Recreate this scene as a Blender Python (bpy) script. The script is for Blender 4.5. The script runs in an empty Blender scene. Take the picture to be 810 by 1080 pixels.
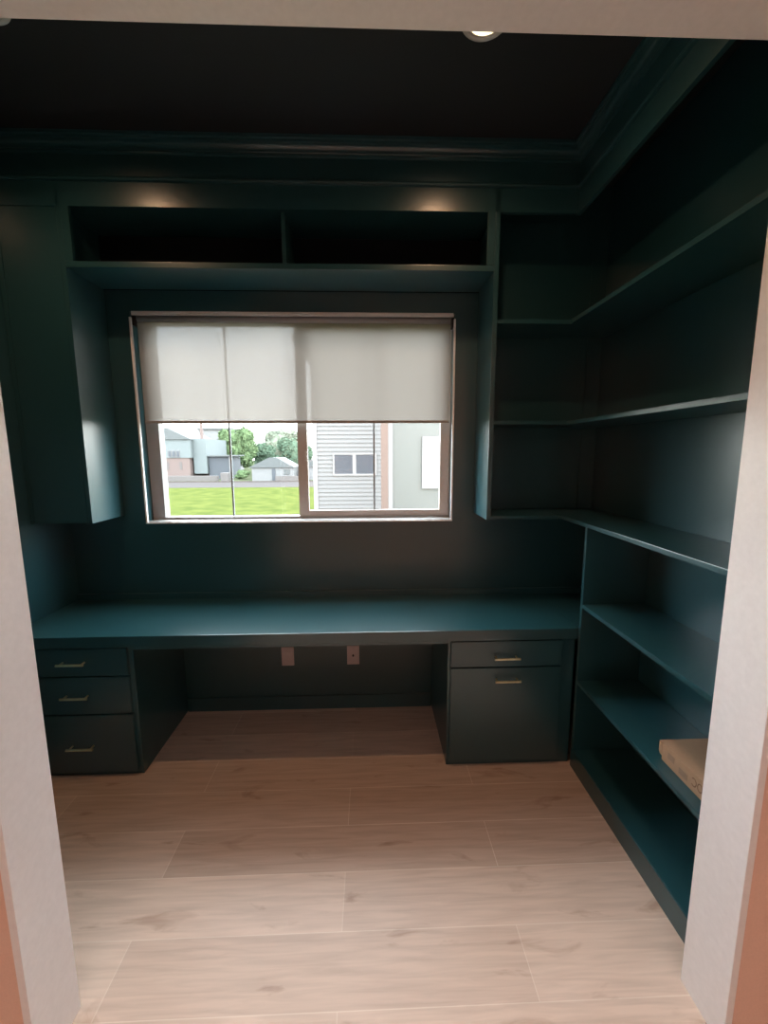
import bpy, bmesh, math, random
from mathutils import Vector, Matrix
random.seed(4)
S = bpy.context.scene
COL = S.collection

# ---------------------------------------------------------------- camera
cam_d = bpy.data.cameras.new('camera')
cam = bpy.data.objects.new('camera', cam_d); COL.objects.link(cam)
cam_d.sensor_fit = 'HORIZONTAL'; cam_d.sensor_width = 36.0
cam_d.lens = 36.0 * 439.35 / 810.0
cam_d.clip_start = 0.02; cam_d.clip_end = 500
r_ = Vector((0.99944, -0.03314, -0.00399)).normalized()
f_ = Vector((0.03225, 0.98950, -0.14086)).normalized()
u_ = r_.cross(f_).normalized(); r_ = f_.cross(u_).normalized()
M = Matrix((r_, u_, -f_)).transposed().to_4x4()
M.translation = Vector((0, -2.530, 1.649))
cam.matrix_world = M
S.camera = cam

# ---------------------------------------------------------------- world: pale overcast sky
W = bpy.data.worlds.new('overcast_sky'); S.world = W; W.use_nodes = True
nt = W.node_tree; nt.nodes.clear()
tc = nt.nodes.new('ShaderNodeTexCoord'); mp = nt.nodes.new('ShaderNodeMapping')
mp.inputs['Scale'].default_value = (3, 3, 9)
nz = nt.nodes.new('ShaderNodeTexNoise'); nz.inputs['Scale'].default_value = 1.6; nz.inputs['Detail'].default_value = 5
cr = nt.nodes.new('ShaderNodeValToRGB')
cr.color_ramp.elements[0].position = .35; cr.color_ramp.elements[0].color = (.62, .71, .84, 1)
cr.color_ramp.elements[1].position = .62; cr.color_ramp.elements[1].color = (.90, .94, .98, 1)
sx = nt.nodes.new('ShaderNodeSeparateXYZ')
hr = nt.nodes.new('ShaderNodeValToRGB')
hr.color_ramp.elements[0].position = .0; hr.color_ramp.elements[0].color = (1, 1, 1, 1)
hr.color_ramp.elements[1].position = .28; hr.color_ramp.elements[1].color = (0, 0, 0, 1)
mx = nt.nodes.new('ShaderNodeMixRGB'); mx.inputs['Color2'].default_value = (1.0, .99, .97, 1)
bg = nt.nodes.new('ShaderNodeBackground'); bg.inputs['Strength'].default_value = 20.0
wo = nt.nodes.new('ShaderNodeOutputWorld')
L = nt.links.new
L(tc.outputs['Generated'], mp.inputs['Vector']); L(mp.outputs['Vector'], nz.inputs['Vector'])
L(nz.outputs['Fac'], cr.inputs['Fac']); L(tc.outputs['Generated'], sx.inputs['Vector'])
L(sx.outputs['Z'], hr.inputs['Fac']); L(hr.outputs['Color'], mx.inputs['Fac'])
L(cr.outputs['Color'], mx.inputs['Color1']); L(mx.outputs['Color'], bg.inputs['Color'])
L(bg.outputs['Background'], wo.inputs['Surface'])

# ---------------------------------------------------------------- exposure
vs = S.view_settings
vs.view_transform = 'Standard'; vs.look = 'None'; vs.gamma = 1; vs.use_curve_mapping = False
vs.exposure = 0.0

# ---------------------------------------------------------------- large lights: unseen fill added in the hall
def area(name, loc, size, power, col, rot=(0, 0, 0), sy=None):
    d = bpy.data.lights.new(name, 'AREA'); d.energy = power; d.color = col
    d.shape = 'DISK' if sy is None else 'RECTANGLE'; d.size = size
    if sy: d.size_y = sy
    o = bpy.data.objects.new(name, d); COL.objects.link(o); o.location = loc; o.rotation_euler = rot
    return o
HALL = (.88, .94, 1.0)
ZH = 5.6                       # unseen hall made tall so its added light falls steeply at the doorway
area('hall_fill_light', (0, -2.20, 5.56), 1.8, 120, HALL, sy=.9)  # added out of view to brighten the near floor and the door liner
area('hall_fill_light', (.1, -4.4, 5.56), .5, 10, HALL)  # weak ambient fill added behind the camera

# ---------------------------------------------------------------- materials
def mat(name, col, rough=.5, spec=.5, metal=0., build=None, bump=0., bscale=60.):
    m = bpy.data.materials.new(name); m.use_nodes = True
    t = m.node_tree; b = t.nodes['Principled BSDF']
    b.inputs['Base Color'].default_value = (*col, 1); b.inputs['Roughness'].default_value = rough
    b.inputs['Specular IOR Level'].default_value = spec; b.inputs['Metallic'].default_value = metal
    n = t.nodes.new('ShaderNodeTexNoise'); n.inputs['Scale'].default_value = bscale; n.inputs['Detail'].default_value = 3
    c = t.nodes.new('ShaderNodeTexCoord'); t.links.new(c.outputs['Object'], n.inputs['Vector'])
    if bump:
        bp = t.nodes.new('ShaderNodeBump'); bp.inputs['Strength'].default_value = bump; bp.inputs['Distance'].default_value = .002
        t.links.new(n.outputs['Fac'], bp.inputs['Height']); t.links.new(bp.outputs['Normal'], b.inputs['Normal'])
    h = t.nodes.new('ShaderNodeMixRGB'); h.blend_type = 'MULTIPLY'; h.inputs['Fac'].default_value = .12
    h.inputs['Color1'].default_value = (*col, 1); t.links.new(n.outputs['Fac'], h.inputs['Color2'])
    t.links.new(h.outputs['Color'], b.inputs['Base Color'])
    if build: build(t, b)
    return m

TEAL = mat('dark_teal_paint', (.017, .072, .085), .29, 1.0, bump=.06, bscale=35)
DARKWALL = mat('dark_ceiling_paint', (.030, .032, .036), .6, .3, bump=.05, bscale=120)
WHITE = mat('white_trim_paint', (.90, .885, .88), .35, .5)
PEACH = mat('warm_hall_wall_paint', (.86, .585, .46), .8, .2, bump=.1, bscale=180)
HCEIL = mat('hall_ceiling_paint', (.8, .78, .75), .9, .2)
VINYL = mat('window_vinyl', (.62, .56, .52), .4, .5)
FRAMEW = mat('window_frame_vinyl', (.36, .35, .34), .45, .4)
MUNT = mat('muntin_grey', (.30, .32, .34), .5, .4)
BRASS = mat('brushed_brass', (.88, .80, .52), .30, .5, metal=1.)
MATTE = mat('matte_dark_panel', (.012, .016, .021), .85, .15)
PLATE = mat('outlet_plate_plastic', (.62, .53, .53), .4, .5)
HOLE = mat('dark_socket', (.03, .03, .03), .5, .4)
RING = mat('light_trim_plastic', (.75, .74, .72), .4, .5)
HEM = mat('hem_bar_fabric', (.34, .31, .28), .6, .3)
BRKT = mat('black_bracket', (.03, .028, .025), .5, .4)
GREYMET = mat('roller_tube', (.42, .41, .42), .35, .5)
CARD = mat('cardboard', (.44, .285, .18), .8, .2, bump=.2, bscale=90)
TAPE = mat('brown_tape', (.30, .19, .11), .4, .5)
INK = mat('brown_ink', (.22, .13, .08), .8, .2)

def plank_nodes(t, b):
    # planks run along X; rows along Y; brick texture gives staggered joints
    tc = t.nodes.new('ShaderNodeTexCoord'); mp = t.nodes.new('ShaderNodeMapping')
    mp.inputs['Location'].default_value = (.83 , .882 - .004, 0)
    br = t.nodes.new('ShaderNodeTexBrick')
    br.offset = .46; br.offset_frequency = 2; br.squash = 1
    br.inputs['Scale'].default_value = 1
    br.inputs['Brick Width'].default_value = 1.33; br.inputs['Row Height'].default_value = .2095
    br.inputs['Mortar Size'].default_value = .0016; br.inputs['Mortar Smooth'].default_value = .3
    br.inputs['Bias'].default_value = 0
    br.inputs['Color1'].default_value = (.53, .40, .32, 1); br.inputs['Color2'].default_value = (.69, .55, .455, 1)
    br.inputs['Mortar'].default_value = (.72, .61, .52, 1)
    t.links.new(tc.outputs['Object'], mp.inputs['Vector']); t.links.new(mp.outputs['Vector'], br.inputs['Vector'])
    # grain stretched along the plank
    gm = t.nodes.new('ShaderNodeMapping'); gm.inputs['Scale'].default_value = (1.6, 22, 1)
    gn = t.nodes.new('ShaderNodeTexNoise'); gn.inputs['Scale'].default_value = 2.2; gn.inputs['Detail'].default_value = 7; gn.inputs['Distortion'].default_value = .5
    t.links.new(tc.outputs['Object'], gm.inputs['Vector']); t.links.new(gm.outputs['Vector'], gn.inputs['Vector'])
    gr = t.nodes.new('ShaderNodeValToRGB')
    gr.color_ramp.elements[0].position = .30; gr.color_ramp.elements[0].color = (.86, .83, .80, 1)
    gr.color_ramp.elements[1].position = .62; gr.color_ramp.elements[1].color = (1.06, 1.04, 1.02, 1)
    t.links.new(gn.outputs['Fac'], gr.inputs['Fac'])
    m1 = t.nodes.new('ShaderNodeMixRGB'); m1.blend_type = 'MULTIPLY'; m1.inputs['Fac'].default_value = .9
    t.links.new(br.outputs['Color'], m1.inputs['Color1']); t.links.new(gr.outputs['Color'], m1.inputs['Color2'])
    # blotches and knots
    km = t.nodes.new('ShaderNodeMapping'); km.inputs['Scale'].default_value = (2.2, 6.5, 1)
    kn = t.nodes.new('ShaderNodeTexNoise'); kn.inputs['Scale'].default_value = 1.9; kn.inputs['Detail'].default_value = 4; kn.inputs['Distortion'].default_value = .6
    t.links.new(tc.outputs['Object'], km.inputs['Vector']); t.links.new(km.outputs['Vector'], kn.inputs['Vector'])
    kr = t.nodes.new('ShaderNodeValToRGB')
    kr.color_ramp.elements[0].position = .27; kr.color_ramp.elements[0].color = (.66, .58, .52, 1)
    kr.color_ramp.elements[1].position = .38; kr.color_ramp.elements[1].color = (1, 1, 1, 1)
    t.links.new(kn.outputs['Fac'], kr.inputs['Fac'])
    m2 = t.nodes.new('ShaderNodeMixRGB'); m2.blend_type = 'MULTIPLY'; m2.inputs['Fac'].default_value = .8
    t.links.new(m1.outputs['Color'], m2.inputs['Color1']); t.links.new(kr.outputs['Color'], m2.inputs['Color2'])
    t.links.new(m2.outputs['Color'], b.inputs['Base Color'])
FLOOR = mat('oak_plank_floor', (.5, .4, .32), .42, .35, build=plank_nodes)

def glass_mat():
    m = bpy.data.materials.new('window_glass'); m.use_nodes = True; t = m.node_tree; t.nodes.clear()
    o = t.nodes.new('ShaderNodeOutputMaterial'); a = t.nodes.new('ShaderNodeBsdfTransparent'); g = t.nodes.new('ShaderNodeBsdfGlossy')
    g.inputs['Roughness'].default_value = .02; a.inputs['Color'].default_value = (.96, .98, .97, 1)
    x = t.nodes.new('ShaderNodeMixShader'); lw = t.nodes.new('ShaderNodeLayerWeight'); pw = t.nodes.new('ShaderNodeMath'); pw.operation = 'POWER'; pw.inputs[1].default_value = 5
    fr = t.nodes.new('ShaderNodeMath'); fr.operation = 'MULTIPLY_ADD'; fr.inputs[1].default_value = .7; fr.inputs[2].default_value = .03
    t.links.new(lw.outputs['Facing'], pw.inputs[0]); t.links.new(pw.outputs[0], fr.inputs[0])
    t.links.new(fr.outputs[0], x.inputs[0]); t.links.new(a.outputs[0], x.inputs[1]); t.links.new(g.outputs[0], x.inputs[2])
    t.links.new(x.outputs[0], o.inputs[0]); return m
GLASS = glass_mat()

def shade_mat():
    m = bpy.data.materials.new('woven_solar_shade'); m.use_nodes = True; t = m.node_tree; t.nodes.clear()
    o = t.nodes.new('ShaderNodeOutputMaterial')
    a = t.nodes.new('ShaderNodeBsdfTransparent'); a.inputs['Color'].default_value = (1, 1, 1, 1)
    tr = t.nodes.new('ShaderNodeBsdfTranslucent'); tr.inputs['Color'].default_value = (.118, .106, .096, 1)
    df = t.nodes.new('ShaderNodeBsdfDiffuse'); df.inputs['Color'].default_value = (.72, .68, .60, 1)
    wv = t.nodes.new('ShaderNodeTexNoise'); wv.inputs['Scale'].default_value = 260; tc = t.nodes.new('ShaderNodeTexCoord')
    t.links.new(tc.outputs['Object'], wv.inputs['Vector'])
    mr = t.nodes.new('ShaderNodeMapRange'); mr.inputs['To Min'].default_value = .012; mr.inputs['To Max'].default_value = .018
    t.links.new(wv.outputs['Fac'], mr.inputs['Value'])
    x1 = t.nodes.new('ShaderNodeMixShader'); x1.inputs[0].default_value = .30
    t.links.new(tr.outputs[0], x1.inputs[1]); t.links.new(df.outputs[0], x1.inputs[2])
    x2 = t.nodes.new('ShaderNodeMixShader'); t.links.new(mr.outputs[0], x2.inputs[0])
    t.links.new(x1.outputs[0], x2.inputs[1]); t.links.new(a.outputs[0], x2.inputs[2])
    t.links.new(x2.outputs[0], o.inputs[0]); return m
SHADE = shade_mat()

def lamp_mat(name, col, s):
    m = bpy.data.materials.new(name); m.use_nodes = True; b = m.node_tree.nodes['Principled BSDF']
    b.inputs['Base Color'].default_value = (*col, 1); b.inputs['Emission Color'].default_value = (*col, 1)
    b.inputs['Emission Strength'].default_value = s; return m
BULB = lamp_mat('warm_lamp_lens', (1, .84, .55), 3.2)
HBULB = lamp_mat('hall_fill_lens', (1, .93, .90), 6)  # unused glow for the added hall fill

# ---------------------------------------------------------------- mesh helpers
class MB:
    def __init__(s): s.bm = bmesh.new()
    def box(s, x0, x1, y0, y1, z0, z1, bev=0.0015):
        b = bmesh.new(); bmesh.ops.create_cube(b, size=1)
        for v in b.verts:
            v.co = Vector(((x0 + x1) / 2 + v.co.x * (x1 - x0), (y0 + y1) / 2 + v.co.y * (y1 - y0), (z0 + z1) / 2 + v.co.z * (z1 - z0)))
        if bev: bmesh.ops.bevel(b, geom=b.edges[:], offset=bev, segments=2, profile=.7, affect='EDGES')
        s.merge(b); return s
    def merge(s, b):
        me = bpy.data.meshes.new('t'); b.to_mesh(me); b.free(); s.bm.from_mesh(me); bpy.data.meshes.remove(me)
    def poly(s, pts):
        s.bm.faces.new([s.bm.verts.new(p) for p in pts]); return s
    def prism(s, prof, axis, a, b_):
        """prof: closed list of 2-D points; extruded along axis ('x': prof=(y,z), 'y': prof=(x,z), 'z': prof=(x,y))"""
        f = {'x': lambda p, t: (t, p[0], p[1]), 'y': lambda p, t: (p[0], t, p[1]), 'z': lambda p, t: (p[0], p[1], t)}[axis]
        A = [s.bm.verts.new(f(p, a)) for p in prof]; B = [s.bm.verts.new(f(p, b_)) for p in prof]
        n = len(prof)
        for i in range(n): s.bm.faces.new([A[i], A[(i + 1) % n], B[(i + 1) % n], B[i]])
        s.bm.faces.new(A[::-1]); s.bm.faces.new(B); return s
    def cyl(s, p0, p1, r, n=20, r2=None):
        p0 = Vector(p0); p1 = Vector(p1); d = (p1 - p0)
        b = bmesh.new(); bmesh.ops.create_cone(b, cap_ends=True, segments=n, radius1=r, radius2=r if r2 is None else r2, depth=d.length)
        q = d.to_track_quat('Z', 'Y').to_matrix().to_4x4(); q.translation = (p0 + p1) / 2
        bmesh.ops.transform(b, matrix=q, verts=b.verts); s.merge(b); return s
    def lathe(s, prof, c, n=40):
        rows = []
        for k in range(n):
            a = 2 * math.pi * k / n
            rows.append([s.bm.verts.new((c[0] + r * math.cos(a), c[1] + r * math.sin(a), c[2] + z)) for r, z in prof])
        for k in range(n):
            A, B = rows[k], rows[(k + 1) % n]
            for j in range(len(prof) - 1): s.bm.faces.new([A[j], A[j + 1], B[j + 1], B[j]])
        return s
    def build(s, name, m, parent=None, smooth=False, origin=None):
        bmesh.ops.recalc_face_normals(s.bm, faces=s.bm.faces)
        if origin is None:
            vs = [v.co for v in s.bm.verts]
            origin = Vector(((min(v.x for v in vs) + max(v.x for v in vs)) / 2, (min(v.y for v in vs) + max(v.y for v in vs)) / 2, min(v.z for v in vs)))
        origin = Vector(origin)
        if m is FLOOR: origin = Vector((0, 0, 0))
        bmesh.ops.translate(s.bm, verts=s.bm.verts, vec=-origin)
        me = bpy.data.meshes.new(name); s.bm.to_mesh(me); s.bm.free()
        me.materials.append(m)
        if smooth:
            for p in me.polygons: p.use_smooth = True
        o = bpy.data.objects.new(name, me); COL.objects.link(o)
        if parent:
            o.parent = parent
            pw = Vector(parent.location)
            q = parent.parent
            while q: pw += Vector(q.location); q = q.parent
            o.location = origin - pw
        else: o.location = origin
        return o

def box(name, m, dims, parent=None, bev=.0015): return MB().box(*dims, bev=bev).build(name, m, parent)
def thing(name, label, cat, loc, group=None):
    o = bpy.data.objects.new(name, None); COL.objects.link(o); o.location = loc; o.empty_display_size = .05
    o['label'] = label; o['category'] = cat
    if group: o['group'] = group
    return o
def tag(o, label, cat, group=None, kind=None):
    o['label'] = label; o['category'] = cat
    if group: o['group'] = group
    if kind: o['kind'] = kind
    return o
def struct(o, label=None):
    o['kind'] = 'structure'
    if label: o['label'] = label
    return o

# ---------------------------------------------------------------- dimensions (metres, camera at X = 0, window wall at Y = 0)
XL, XR = -1.80, 1.37           # side walls of the office
YF0, YF1 = -1.47, -1.62        # wall with the doorway: office face, hall face
ZC = 3.12                      # ceiling
WX0, WX1, WZ0, WZ1 = -1.350, .499, 1.236, 2.443   # window opening
JL, JR, JZ = -.885, .965, 2.577                   # doorway clear opening
DD = -.55                      # desk front
UD = -.295                     # shelf and upper cabinet front
XS = 1.05                      # bookcase front plane

# ---------------------------------------------------------------- structure
struct(MB().box(-3.2, 3.3, -6.2, .02, -.12, 0, 0).build('floor', FLOOR), 'wide oak plank floor running through the doorway')
wb = MB()
wb.box(XL - .1, WX0, 0, .16, -.12, ZC + .1, 0).box(WX1, XR + .1, 0, .16, -.12, ZC + .1, 0)
wb.box(WX0, WX1, 0, .16, -.12, WZ0, 0).box(WX0, WX1, 0, .16, WZ1, ZC + .1, 0)
struct(wb.build('wall_back', TEAL), 'dark teal wall around the window')
struct(box('wall_left', TEAL, (XL - .1, XL, YF1, 0, 0, ZC + .1), bev=0))
struct(box('wall_right', TEAL, (XR, XR + .1, YF1, 0, 0, ZC + .1), bev=0))
struct(box('ceiling', DARKWALL, (XL, XR, YF0, 0, ZC, ZC + .1), bev=0), 'dark painted office ceiling')
# the wall with the doorway, dark inside and warm on the hall side
fw = MB(); m_ = .02
fw.box(XL, JL - m_, YF0 - .075, YF0, 0, ZC, 0).box(JR + m_, XR, YF0 - .075, YF0, 0, ZC, 0).box(JL - m_, JR + m_, YF0 - .075, YF0, JZ + m_, ZC, 0)
struct(fw.build('wall_front', TEAL))
hw = MB()
hw.box(-3.2, JL - m_, YF1, YF0 - .075, 0, ZH, 0).box(JR + m_, 3.3, YF1, YF0 - .075, 0, ZH, 0).box(JL - m_, JR + m_, YF1, YF0 - .075, JZ + m_, ZH, 0)
struct(hw.build('wall_hall', PEACH), 'warm peach hall wall beside the doorway')
struct(box('wall_hall_left', PEACH, (-3.3, -3.2, -6.2, YF1, 0, ZH), bev=0))
struct(box('wall_hall_right', PEACH, (3.3, 3.4, -6.2, YF1, 0, ZH), bev=0))
struct(box('ceiling_hall', HCEIL, (-3.3, 3.4, -6.2, YF1, ZH, ZH + .1), bev=0))
struct(box('wall_hall_back', PEACH, (-3.2, 3.3, -6.3, -6.2, 0, ZH), bev=0))
# door liner boards
d1 = struct(MB().box(JL - m_, JL, YF1 - .003, YF0 + .003, 0, JZ + m_, .002).build('door_1', WHITE), 'white painted doorway liner')
MB().box(JR, JR + m_, YF1 - .003, YF0 + .003, 0, JZ + m_, .002).build('side_jamb', WHITE, d1)
MB().box(JL, JR, YF1 - .003, YF0 + .003, JZ, JZ + m_, .002).build('head_jamb', WHITE, d1)
# small dark baseboard on the left wall and knee space back
struct(box('baseboard_back', TEAL, (-1.185, .385, -.012, 0, 0, .09)))

# crown moulding: bead, flat, cove, on the frieze of the upper cabinets and on the bookcase
def crown_prof():   # (out, z): out = projection from the frieze face
    p = [(0, 2.935), (.012, 2.938), (.015, 2.946), (.012, 2.954), (.006, 2.958), (.006, 2.985)]
    p[-1] = (.006, 3.050)
    p += [(.014, 3.052), (.016, 3.060), (.012, 3.066)]
    for k in range(7):
        a = k / 6 * math.pi / 2
        p.append((.014 + .026 * (1 - math.cos(a)), 3.068 + .026 * math.sin(a)))
    p += [(.044, 3.096), (.046, 3.104), (.054, 3.107), (.056, ZC - .0005), (0, ZC - .0005)]
    return p
cp = crown_prof()
def crown_path(path):
    """mitred run: path of (x, y, ox, oy) where (ox, oy) is the outward offset direction at that corner"""
    mb = MB(); rows = []
    for x, y, ox, oy in path: rows.append([mb.bm.verts.new((x + ox * o, y + oy * o, z)) for o, z in cp])
    n = len(cp)
    for a, b in zip(rows, rows[1:]):
        for i in range(n): mb.bm.faces.new([a[i], a[(i + 1) % n], b[(i + 1) % n], b[i]])
    mb.bm.faces.new(rows[0]); mb.bm.faces.new(rows[-1][::-1]); return mb
struct(crown_path([(XL + .001, UD - .001, 0, -1), (XS - .001, UD - .001, -1, -1), (XS - .001, YF0 + .004, -1, 0)]).build('trim_1', TEAL), 'dark stepped crown moulding under the ceiling')

# ---------------------------------------------------------------- window 1
win = struct(MB().box(WX0, WX1, .075, .14, WZ0, WZ0 + .02, .002).box(WX0, WX1, .075, .14, WZ1 - .042, WZ1, .002)
             .box(WX0, WX0 + .075, .075, .14, WZ0 + .02, WZ1 - .042, .002).box(WX1 - .004, WX1, .075, .14, WZ0 + .02, WZ1 - .042, .002)
             .build('window_1', FRAMEW), 'wide sliding window behind the roller shade')
fz0, fz1 = WZ0 + .02, WZ1 - .042
g1 = MB().box(-1.275, -.425, .119, .123, fz0, fz1, 0).build('fixed_glass', GLASS, win)
g2 = MB().box(-.386, .437, .099, .103, WZ0 + .052, fz1 - .022, 0).build('sliding_glass', GLASS, win)
sash = MB().box(-.447, -.386, .085, .113, fz0, fz1, .003).box(.437, .494, .085, .113, fz0, fz1, .003)
sash.box(-.386, .437, .085, .113, fz0, WZ0 + .055, .003).box(-.386, .437, .085, .113, fz1 - .024, fz1, .003)
sash.build('sliding_sash', VINYL, win)
MB().box(-.872, -.862, .115, .127, fz0, fz1, 0).build('muntin', MUNT, win)
MB().box(.020, .030, .095, .107, WZ0 + .055, fz1 - .024, 0).build('muntin', MUNT, win)
MB().box(-.402, -.392, .079, .086, 1.60, 1.66, .002).build('sash_latch', RING, win)
MB().box(WX0 + .001, WX1 - .001, .004, .076, WZ0 - .001, WZ0 + .006, .002).build('window_sill', FRAMEW, win)
# thin bright edge bead around the opening
MB().box(WX0 - .004, WX0 + .006, -.006, .010, WZ0, WZ1 - .03, .001).box(WX1 - .006, WX1 + .004, -.006, .010, WZ0, WZ1 - .03, .001)\
    .box(WX0 - .004, WX1 + .004, -.008, .002, WZ0 - .006, WZ0 + .002, .001).build('edge_bead', WHITE, win)

# ---------------------------------------------------------------- base cabinets and desk
def handle(x, y, z, parent, w=.13):
    mb = MB().cyl((x - w / 2, y - .030, z), (x + w / 2, y - .030, z), .0062, 25)
    for sx_ in (-1, 1): mb.cyl((x + sx_ * w * .40, y + .001, z), (x + sx_ * w * .40, y - .030, z), .0045, 12)
    return mb.build('handle', BRASS, parent, smooth=False)

lc = thing('base_cabinet', 'dark teal three-drawer base cabinet under the left end of the desk', 'cabinet', (-1.49, -.27, 0))
c = MB().box(XL + .002, -1.190, DD + .02, -.002, .0, .703).build('carcass', TEAL, lc)
for z0, z1, hz in ((.556, .698, .629), (.352, .549, .452), (.03, .345, .177)):
    dr = MB().box(-1.735, -1.212, DD + .001, DD + .0195, z0, z1, .002).build('drawer', TEAL, lc)
    handle(-1.472, DD + .001, hz, dr)
rc = thing('base_cabinet', 'dark teal cabinet with one drawer above a door, right of the knee space', 'cabinet', (.72, -.27, 0))
MB().box(.390, XS - .002, DD + .02, -.002, .0, .703).build('carcass', TEAL, rc)
dr = MB().box(.404, .975, DD + .001, DD + .0195, .562, .698, .002).build('drawer', TEAL, rc); handle(.684, DD + .001, .616, dr)
do = MB().box(.404, .975, DD + .001, DD + .0195, .03, .554, .002).build('door', TEAL, rc); handle(.692, DD + .001, .494, do)

dk = MB().box(XL + .002, XS - .002, DD - .004, -.022, .705, .762, .003).box(XS-.002, XR - .002, DD + .001, -.022, .705, .762, .003)
desk = dk.build('desk_worktop', TEAL)
tag(desk, 'long glossy dark teal desk top running below the window', 'desk')
MB().box(-1.188, .388, DD - .002, DD + .018, .692, .7045).build('apron', TEAL, desk)
bs = MB().box(XL + .002, XR - .002, -.021, -.001, .706, .797, .002).build('backsplash', TEAL, desk)

# ---------------------------------------------------------------- upper cabinets
T = .02
ZB = 1.282       # underside of hanging cabinets
ZO = 2.828       # top of openings
YB = -.002
# left hanging shelf unit
lu = thing('wall_cabinet', 'dark teal closed hanging cabinet left of the window', 'cabinet', (-1.65, -.15, ZB))
MB().box(-1.500, -1.478, UD, YB, ZB, ZO + .10).build('side_panel', TEAL, lu)
MB().box(XL + .002, XL + .022, UD, YB, ZB, ZO + .10).build('side_panel', TEAL, lu)
MB().box(XL + .023, -1.501, UD + .022, YB - .012, ZB, ZB + T).build('bottom_panel', TEAL, lu)
MB().box(XL + .024, -1.502, UD + .002, UD + .021, ZB + .001, ZO - .002, .002).build('door', TEAL, lu)
MB().box(XL + .023, -1.501, -.012, YB, ZB + T, ZO + .1).build('back_panel', TEAL, lu)
# right unit between window and corner; shelves meet those of the bookcase
ru = thing('wall_cabinet', 'dark teal hanging shelf unit right of the window, reaching the corner', 'cabinet', (.9, -.15, ZB))
MB().box(.634, .658, UD, YB, ZB, ZO + .10).build('side_panel', TEAL, ru)
for z in (ZB, 1.795, 2.305): MB().box(.659, XS - .001, UD + .002, YB - .012, z, z + T).build('shelf', TEAL, ru)
MB().box(.659, 1.278, -.012, YB, ZB + T, ZO + .1).build('back_panel', TEAL, ru)
# overhead cubby over the window
oc = thing('overhead_cabinet', 'dark teal two-bay open cubby bridging above the window', 'cabinet', (-.42, -.15, 2.555))
MB().box(-1.477, .633, UD, YB - .012, 2.555, 2.582, .002).build('bottom_shelf', TEAL, oc)
MB().box(-1.477, -1.440, UD - .001, UD + .018, 2.583, ZO, .001).build('stile', TEAL, oc)
MB().box(.596, .633, UD - .001, UD + .018, 2.583, ZO, .001).build('stile', TEAL, oc)
MB().box(-.432, -.412, UD + .03, YB - .012, 2.583, ZO).build('divider', TEAL, oc)
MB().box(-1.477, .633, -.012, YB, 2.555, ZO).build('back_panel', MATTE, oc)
MB().box(-1.477, .633, UD + .021, YB - .012, ZO + .001, ZO + .02).build('top_panel', TEAL, oc)
# continuous frieze above the openings
struct(MB().box(XL + .002, XS - .001, UD, UD + .02, ZO, ZC - .001, .0015).box(XS, XS + .02, YF0 + .004, UD + .02, ZO, ZC - .001, .0015).build('trim_2', TEAL), 'dark frieze board above the shelves and cubby')

# ---------------------------------------------------------------- bookcase on the right wall
bk = thing('bookcase', 'dark teal built-in open bookcase along the right wall', 'bookcase', (1.21, -.75, 0))
XB = XR - .002
YE = YF0 + .006
for z in (1.284, 1.792, 2.309):
    MB().box(XS, XB, YE + .02, -.016, z, z + T).build('shelf', TEAL, bk)
for z in (.470, .878):
    MB().box(XS, XB, YE + .02, DD - .027, z, z + T).build('shelf', TEAL, bk)
MB().box(XS + .002, XB, YE + .02, DD - .027, .082, .102).build('shelf', TEAL, bk)
MB().box(XS - .002, XS + .018, YE, DD - .006, 0, .100, .0015).build('base_board', TEAL, bk)
MB().box(XS, XB, DD - .026, DD - .006, 0, 1.283).build('end_panel', TEAL, bk)
MB().box(XS, XB, YE, YE + .019, .0, ZO).build('end_panel', TEAL, bk) 
MB().box(1.279, XB, -.014, YB, ZB, ZO + .1).build('corner_stile', TEAL, bk)

# ---------------------------------------------------------------- roller shade
rb = thing('roller_shade', 'beige see-through roller shade pulled halfway down the window', 'blind', (-.42, .04, 1.83))
MB().poly([(WX0 + .017, .041, 1.842), (WX1 - .017, .041, 1.842), (WX1 - .017, .041, 2.412), (WX0 + .017, .041, 2.412)]).build('shade_fabric', SHADE, rb)
MB().box(WX0 + .017, WX1 - .017, .037, .045, 1.826, 1.842, .002).build('hem_bar', HEM, rb)
MB().cyl((WX0 + .02, .045, 2.416), (WX1 - .02, .045, 2.416), .018, 28).build('roller_tube', GREYMET, rb, smooth=True)
MB().box(WX0 + .006, WX1 - .006, .006, .014, 2.426, 2.441, .002).box(WX0 + .01, WX1 - .01, -.002, .004, 2.434, 2.446, .001).build('head_rail', RING, rb)
for x0, x1 in ((WX0 + .001, WX0 + .015), (WX1 - .015, WX1 - .001)):
    MB().box(x0, x1, .015, .072, 2.375, 2.425, .002).build('bracket', BRKT, rb)
# ---------------------------------------------------------------- wall plates in the knee space
def plate(x, label, hole):
    t = thing('outlet_cover', label, 'wall plate', (x, -.003, .301), )
    MB().box(x - .039, x + .039, -.008, -.0005, .301, .426, .003).build('plate', PLATE, t)
    if hole:
        MB().cyl((x, -.0075, .362), (x, -.014, .362), .006, 25).build('jack', HOLE, t)
    else:
        MB().box(x - .018, x + .018, -.010, -.0075, .332, .396, .002).build('insert', PLATE, t)
    for z in (.318, .409): MB().cyl((x, -.0075, z), (x, -.0092, z), .003, 10).build('screw', PLATE, t)
plate(-.5365, 'plain pale wall plate under the desk, the left of the two', False)
plate(-.1195, 'pale wall plate with a small dark jack in its centre under the desk', True)

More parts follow.
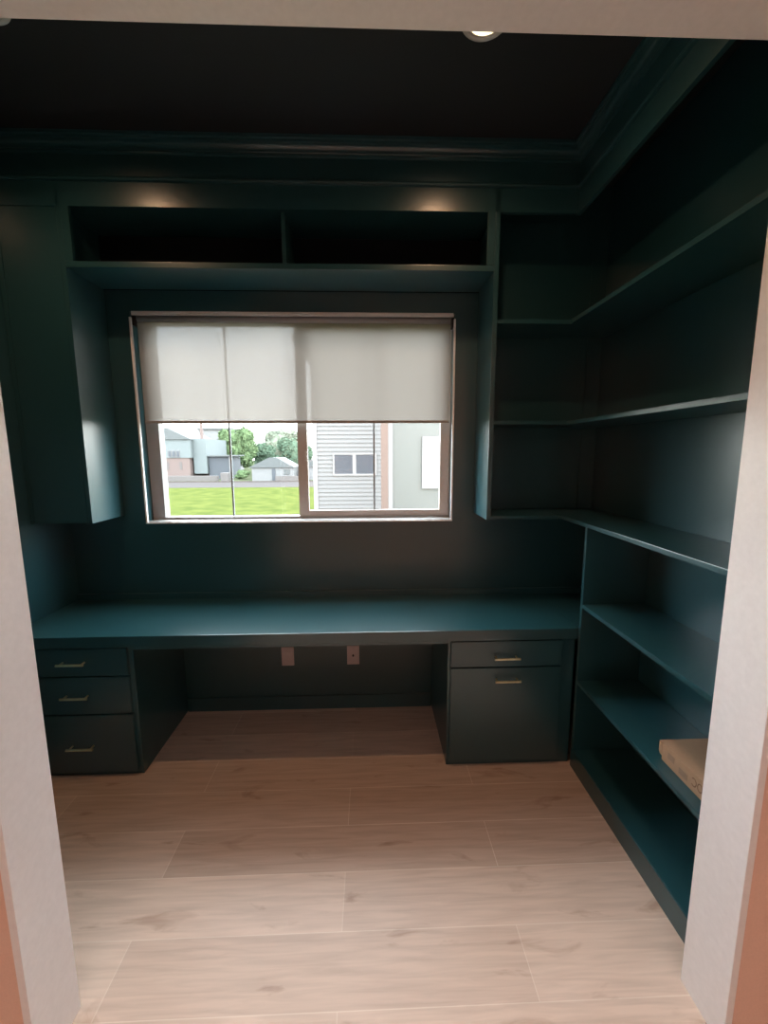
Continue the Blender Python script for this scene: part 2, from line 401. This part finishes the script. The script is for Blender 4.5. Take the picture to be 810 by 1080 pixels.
# ---------------------------------------------------------------- recessed ceiling lights
def downlight(x, y, label, power):
    t = thing('recessed_light', label, 'ceiling light', (x, y, ZC), 'recessed lights in the office ceiling')
    MB().lathe([(.067, -.0005), (.067, -.006), (.070, -.009), (.078, -.010), (.086, -.006), (.088, -.0003)], (x, y, ZC), 48).build('trim_ring', RING, t, smooth=True)
    MB().lathe([(.060, -.0095), (.063, -.0090), (.066, -.0065), (.066, -.0004), (.060, -.0004)], (x, y, ZC), 40).build('reflector', RING, t, smooth=True)
    MB().lathe([(.0001, -.014), (.024, -.0135), (.044, -.0115), (.0585, -.0085), (.0595, -.0005)], (x, y, ZC), 32).build('lens', BULB, t, smooth=True)
    d = bpy.data.lights.new('recessed_light_lamp', 'SPOT'); d.energy = power; d.color = (1, .59, .34)
    d.spot_size = math.radians(170); d.spot_blend = .95; d.shadow_soft_size = .03
    o = bpy.data.objects.new('lamp', d); COL.objects.link(o); o.parent = t; o.location = (0, 0, -.024)
downlight(.408, -.902, 'round white recessed ceiling light, the lit one right of centre', 25)
downlight(-1.268, -.912, 'round white recessed ceiling light at the left, half hidden by the door head', 25)
struct(MB().box(-.95, .95, -2.70, -1.70, 5.57, 5.599).build('trim_3', RING), 'long housing added above the hall fill light')  # unseen housing made up to go with the added hall light

# ---------------------------------------------------------------- cardboard box on the bookcase
bx0, bx1, by0, by1, bz0, bz1 = 1.098, 1.345, -1.425, -1.128, .4905, .560
cb = thing('cardboard_box', 'flat brown cardboard box lying on the second-lowest bookcase shelf', 'box', (1.22, -1.28, bz0))
MB().box(bx0 + .0, bx1, by0, by1, bz0, bz1, .002).build('carton', CARD, cb)
MB().prism([(bx0 - .001, bz1 - .001), (bx0 - .001, bz0 + .028), (bx0 + .004, bz0 + .012), (bx0 + .02, bz0 + .004), (bx1 - .002, bz0 + .004), (bx1 - .002, bz1 - .001)], 'y', by1 + .0005, by1 + .016).build('end_flap', CARD, cb)
MB().box(bx0 - .0012, bx0 + .0002, -1.192, -1.160, bz0 + .030, bz1 - .016, 0).build('tape', TAPE, cb)
MB().box(bx0 - .0012, bx0 + .0002, -1.256, -1.216, bz0 + .016, bz1 - .030, 0).build('tape', TAPE, cb)
ink = MB()
def ring_mark(mb, y, z, ry, rz, w, a0, a1, n=14):
    for k in range(n):
        a = a0 + (a1 - a0) * k / n; b = a0 + (a1 - a0) * (k + 1) / n
        P = lambda t, s: (bx0 - .0010, y + (ry - s) * math.cos(t), z + (rz - s) * math.sin(t))
        mb.poly([P(a, 0), P(b, 0), P(b, w), P(a, w)])
ring_mark(ink, -1.285, .528, .013, .016, .004, .8, 5.5)
ring_mark(ink, -1.312, .528, .012, .016, .004, 0, 6.283)
ring_mark(ink, -1.334, .532, .008, .010, .003, 0, 6.283)
ink.build('printed_mark', INK, cb)

# ---------------------------------------------------------------- outside
G = -1.55
def leafy(name, c):
    def b_(t, b):
        n = t.nodes.new('ShaderNodeTexNoise'); n.inputs['Scale'].default_value = 1.2; n.inputs['Detail'].default_value = 5
        tc = t.nodes.new('ShaderNodeTexCoord'); r = t.nodes.new('ShaderNodeValToRGB')
        r.color_ramp.elements[0].position = .35; r.color_ramp.elements[0].color = (c[0] * .75, c[1] * .8, c[2] * .8, 1)
        r.color_ramp.elements[1].position = .65; r.color_ramp.elements[1].color = (c[0] * 1.15, c[1] * 1.1, c[2] * 1.1, 1)
        t.links.new(tc.outputs['Object'], n.inputs['Vector']); t.links.new(n.outputs['Fac'], r.inputs['Fac']); t.links.new(r.outputs['Color'], b.inputs['Base Color'])
    return mat(name, c, .9, .0, build=b_)
GRASS = leafy('lawn_grass', (.050, .060, .0175))
LEAF1 = leafy('bright_leaves', (0.0713, 0.1009, 0.0505)); LEAF2 = leafy('deep_leaves', (0.0592, 0.0861, 0.0592)); LEAF3 = leafy('pale_leaves', (0.1009, 0.1122, 0.0853))
ROAD = mat('pale_road', (0.0566, 0.0513, 0.0496), .95, .0); CURB = mat('brown_verge', (0.0522, 0.0426, 0.0383), .95, .0)
EARTH = mat('far_ground', (0.0531, 0.0600, 0.0357), .95, .0)
SIDE = mat('white_lap_siding', (.103, .101, .101), .9, .05); STRIM = mat('white_house_trim', (0.1270, 0.1227, 0.1227), .5, .3)
SAGE = mat('grey_green_wall', (0.0766, 0.0783, 0.0731), .7, .3); POST = mat('weathered_brown_post', (0.0827, 0.0583, 0.0496), .8, .2)
WPANE = mat('house_window_glass', (0.0383, 0.0400, 0.0470), .15, .5)
BLUEW = mat('pale_blue_wall', (0.0922, 0.1044, 0.1044), .8, .2); BRICK = mat('faded_brick', (0.1061, 0.0800, 0.0731), .9, .2)
ROOFG = mat('light_grey_roof', (0.0653, 0.0696, 0.0696), .8, .2); SHEDW = mat('shed_white', (0.1157, 0.1157, 0.1157), .7, .2)
DKBOX = mat('blue_grey_wall', (0.0487, 0.0531, 0.0600), .7, .2); CONC = mat('pale_concrete', (0.0844, 0.0766, 0.0731), .9, .2)
BARK = mat('tree_bark', (0.0827, 0.0713, 0.0592), .9, .2)

struct(MB().box(-120, 90, .4, 37.2, G - .2, G, 0).build('ground', GRASS), 'mown green lawn outside the window')
struct(MB().box(-120, 90, 37.2, 44.6, G - .2, G + .01, 0).build('road', ROAD), 'pale road beyond the lawn')
struct(MB().box(-120, 90, 44.6, 45.6, G - .2, G + .06, 0).build('verge', CURB))
struct(MB().box(-160, 160, 45.6, 190, G - .2, G + .005, 0).build('ground_far', EARTH))

def tree(name, label, x, y, z0, z1, rx, leafm, n=2200, trunk=True, group=None, blobs=9, seed=1, ls=.28):
    rnd = random.Random(seed)
    t = thing(name, label, 'tree', (x, y, G), group)
    h = z1 - z0
    if trunk:
        tb = MB().cyl((x, y, G), (x, y, z0 + h * .55), .22, 12, .10)
        for k in range(5):
            a = k * 1.3; tb.cyl((x, y, z0 + h * .25), (x + math.cos(a) * rx * .6, y + math.sin(a) * rx * .6, z0 + h * .7), .09, 8, .03)
        tb.build('trunk', BARK, t)
    bl = [(x, y, (z0 + z1) / 2, rx * .62, h * .42)]
    for k in range(blobs):
        a = rnd.uniform(0, 6.28); q = rnd.uniform(.35, .62)
        zz = rnd.uniform(-.30, .34)
        bl.append((x + math.cos(a) * rx * q, y + math.sin(a) * rx * q, (z0 + z1) / 2 + zz * h, rx * rnd.uniform(.3, .45), h * rnd.uniform(.16, .24)))
    mb = MB(); bm = mb.bm
    for (cx, cy, cz, r, hh) in bl:                     # leafy inner mass of each bough
        b = bmesh.new(); bmesh.ops.create_icosphere(b, subdivisions=3, radius=1)
        for v in b.verts:
            k = 1 + .10 * math.sin(7 * v.co.x + cx) * math.sin(6 * v.co.y) + rnd.uniform(-.07, .07)
            v.co = Vector((cx + v.co.x * r * .9 * k, cy + v.co.y * r * .9 * k, cz + v.co.z * hh * .9 * k))
        mb.merge(b)
    for k in range(n):
        cx, cy, cz, r, hh = rnd.choice(bl)
        d = Vector((rnd.gauss(0, 1), rnd.gauss(0, 1), rnd.gauss(0, 1))).normalized() * rnd.uniform(.85, 1.12)
        p = Vector((cx + d.x * r, cy + d.y * r, cz + d.z * hh))
        e1 = Vector((rnd.gauss(0, 1), rnd.gauss(0, 1), rnd.gauss(0, 1))).normalized(); e2 = e1.orthogonal().normalized()
        s_ = ls * rnd.uniform(.6, 1.2)
        bm.faces.new([bm.verts.new(p + q_) for q_ in (e1 * s_, e2 * s_ * .5, -e1 * s_, -e2 * s_ * .5)])
    mb.build('foliage', leafm, t)
    return t
tree('broadleaf_tree', 'tall bright green broadleaf tree beyond the road, left half of the window', -20.0, 61.5, -.9, 5.4, 2.9, LEAF1, 3500, seed=3, blobs=12)
tree('broadleaf_tree', 'lower mid green tree behind the white shed', -17.9, 70, -1.5, 3.2, 2.6, LEAF2, 2600, seed=5)
tree('broadleaf_tree', 'rounded blue-green tree right of the shed roof', -11.0, 60, -1.3, 4.0, 2.8, LEAF2, 3000, seed=8)
tree('broadleaf_tree', 'pale hazy green tree far behind the shed', -19.5, 90, -1.0, 6.6, 4.2, LEAF3, 2200, seed=11)
tree('shrub', 'light green roadside bush left of the shed', -15.9, 50, -1.55, -.3, 1.0, LEAF1, 900, trunk=False, seed=14, ls=.14)
for k, (x, h) in enumerate([(-29, 6.3), (-25.6, 6.6), (-13.4, 6.5)]):   # thin bare trees
    t = thing('bare_tree', ['thin bare tree nearest the big green tree', 'thin bare tree in the middle of the gap above the shed', 'thin bare tree right above the shed roof'][k], 'tree', (x, 88, G), 'bare trees on the horizon')
    rnd = random.Random(k); tb = MB().cyl((x, 88, G), (x, 88, h), .16, 8, .05)
    for q in range(14):
        zz = rnd.uniform(1, h - .5); a = rnd.uniform(0, 6.28); l_ = rnd.uniform(.6, 1.5)
        tb.cyl((x, 88, zz), (x + math.cos(a) * l_, 88 + math.sin(a) * l_, zz + l_ * .9), .06, 6, .02)
    tb.build('branches', BARK, t)

# pale blue house with a brick ground floor
hs = thing('house', 'pale blue two-storey house with pinkish brick ground floor, far left across the road', 'house', (-23, 54, G))
MB().box(-29.5, -22.25, 50, 58, G, 1.10, 0).build('brick_storey', BRICK, hs)
MB().box(-29.5, -22.0, 49.9, 58, 1.12, 3.35, 0).build('upper_storey', BLUEW, hs)
MB().box(-21.99, -20.38, 50.6, 58, -.85, 3.45, 0).build('side_wing', BLUEW, hs)
MB().prism([(-29.9, 3.36), (-21.8, 3.36), (-24.6, 4.75), (-29.9, 4.75)], 'y', 49.7, 58.2).build('roof', ROOFG, hs)
MB().box(-21.25, -20.98, 51.2, 51.6, 3.4, 5.6, 0).build('chimney', BRICK, hs)
for x in (-24.75, -24.25, -23.75):
    w_ = MB().box(x, x + .42, 49.84, 49.93, 1.2, 2.05, .01).build('window_frame', STRIM, hs)
    MB().box(x + .06, x + .36, 49.80, 49.86, 1.27, 1.98, 0).build('window_pane', DKBOX, w_)
for x in (-25.1, -23.5):
    MB().box(x, x + .30, 49.95, 50.02, -.3, .62, .01).build('door_panel', CONC, hs)
tag(MB().box(-29, -17.8, 46.8, 47.3, G, -.95, .02).build('garden_wall', CONC), 'low pale concrete wall in front of the blue house', 'wall')
ga = thing('garage', 'low blue-grey garage with pale flat roof beside the blue house', 'garage', (-18.7, 53, G))
MB().box(-20.3, -17.9, 51, 56, G, 1.25, 0).build('garage_wall', DKBOX, ga)
MB().box(-20.3, -17.4, 50.6, 56.3, 1.26, 1.42, .02).build('garage_roof', ROOFG, ga)
MB().box(-17.65, -17.5, 50.7, 50.85, G, 1.26, 0).build('post', STRIM, ga)
tag(MB().box(-17.1, -16.2, 45.7, 46.6, G, -.55, .08).build('utility_cabinet', CONC), 'small pale roadside utility cabinet near the bush', 'utility cabinet')
fb = thing('house', 'white building partly hidden behind the garage roof', 'house', (-28, 78, G))
MB().box(-31, -25.2, 75, 82, G, 5.9, 0).build('walls', SHEDW, fb)
MB().box(-31.3, -24.9, 74.7, 82.3, 5.9, 6.2, .02).build('roof', ROOFG, fb)
# white gabled shed
sh = thing('shed', 'small white gabled shed at the roadside', 'shed', (-11.2, 48, G))
MB().box(-13.65, -8.9, 46.2, 50.5, G, .05, 0).build('walls', SHEDW, sh)
MB().prism([(-13.95, .02), (-8.75, .02), (-10.7, 1.14), (-11.6, 1.14)], 'y', 46.0, 50.8).build('roof', ROOFG, sh)
MB().box(-11.35, -10.95, 46.14, 46.22, -1.5, -.1, .01).build('door', DKBOX, sh)
MB().box(-10.0, -9.3, 46.14, 46.22, -.8, -.2, .01).build('window_pane', ROOFG, sh)
tag(MB().box(-10.9, -8.3, 45.75, 45.9, G, -.95, .01).build('garden_fence', CONC), 'low pale fence in front of the shed', 'fence')
h3 = thing('house', 'small cream house at the right of the shed', 'house', (-7.5, 50, G))
MB().box(-8.2, -5.2, 48.2, 53, G, .0, 0).build('walls', SHEDW, h3)
MB().prism([(-8.35, 0), (-4.9, 0), (-6.3, .85), (-7.2, .85)], 'y', 48, 53.2).build('roof', ROOFG, h3)

# neighbouring house: white lap siding, sage side wall
nb = thing('house', 'neighbouring house with white lap siding and grey-green wall, right half of the window', 'house', (.3, 10, G))
sd = MB(); lap = .112; z = G; k = 0
prof = []
while z < 4.6:
    prof += [(8.972, z), (9.0, z + lap)]; z += lap
prof = [(9.12, G)] + prof + [(9.12, z)]
sd.prism(prof, 'x', -1.50, .62)
sd.build('lap_siding', SIDE, nb)
MB().box(-1.56, -1.44, 8.965, 9.13, G, 4.6, .005).build('corner_trim', STRIM, nb)
MB().box(-1.5, .6, 9.13, 14, G, 4.6, 0).build('house_body', SIDE, nb)
wf = MB().box(-1.02, .18, 8.95, 8.984, 1.03, 1.08, .004).box(-1.02, .18, 8.95, 8.984, 1.60, 1.64, .004).box(-1.02, -.975, 8.95, 8.984, 1.08, 1.60, .004)\
    .box(.125, .18, 8.95, 8.984, 1.08, 1.60, .004).box(-.48, -.385, 8.95, 8.984, 1.08, 1.60, .004).build('window_frame', STRIM, nb)
MB().box(-.975, -.48, 8.965, 8.975, 1.08, 1.60, 0).build('window_pane', WPANE, wf)
MB().box(-.385, .125, 8.965, 8.975, 1.08, 1.60, 0).build('window_pane', WPANE, wf)
MB().box(.50, .62, 8.93, 9.1, G, 6.2, .005).build('corner_trim', STRIM, nb)
MB().box(.62, 4.6, 8.96, 9.2, G, 6.2, 0).build('sage_wall', SAGE, nb)
MB().box(1.42, 2.05, 8.90, 8.955, .66, 2.08, .01).build('white_panel', STRIM, nb)
MB().prism([(-2.0, 4.55), (.62, 4.55), (.62, 6.2), (-.2, 6.2)], 'y', 8.6, 14).build('roof', STRIM, nb)
tag(MB().box(.275, .455, 8.0, 8.18, G, 5.2, .008).build('wooden_post', POST), 'weathered brown post standing in front of the white siding', 'post')
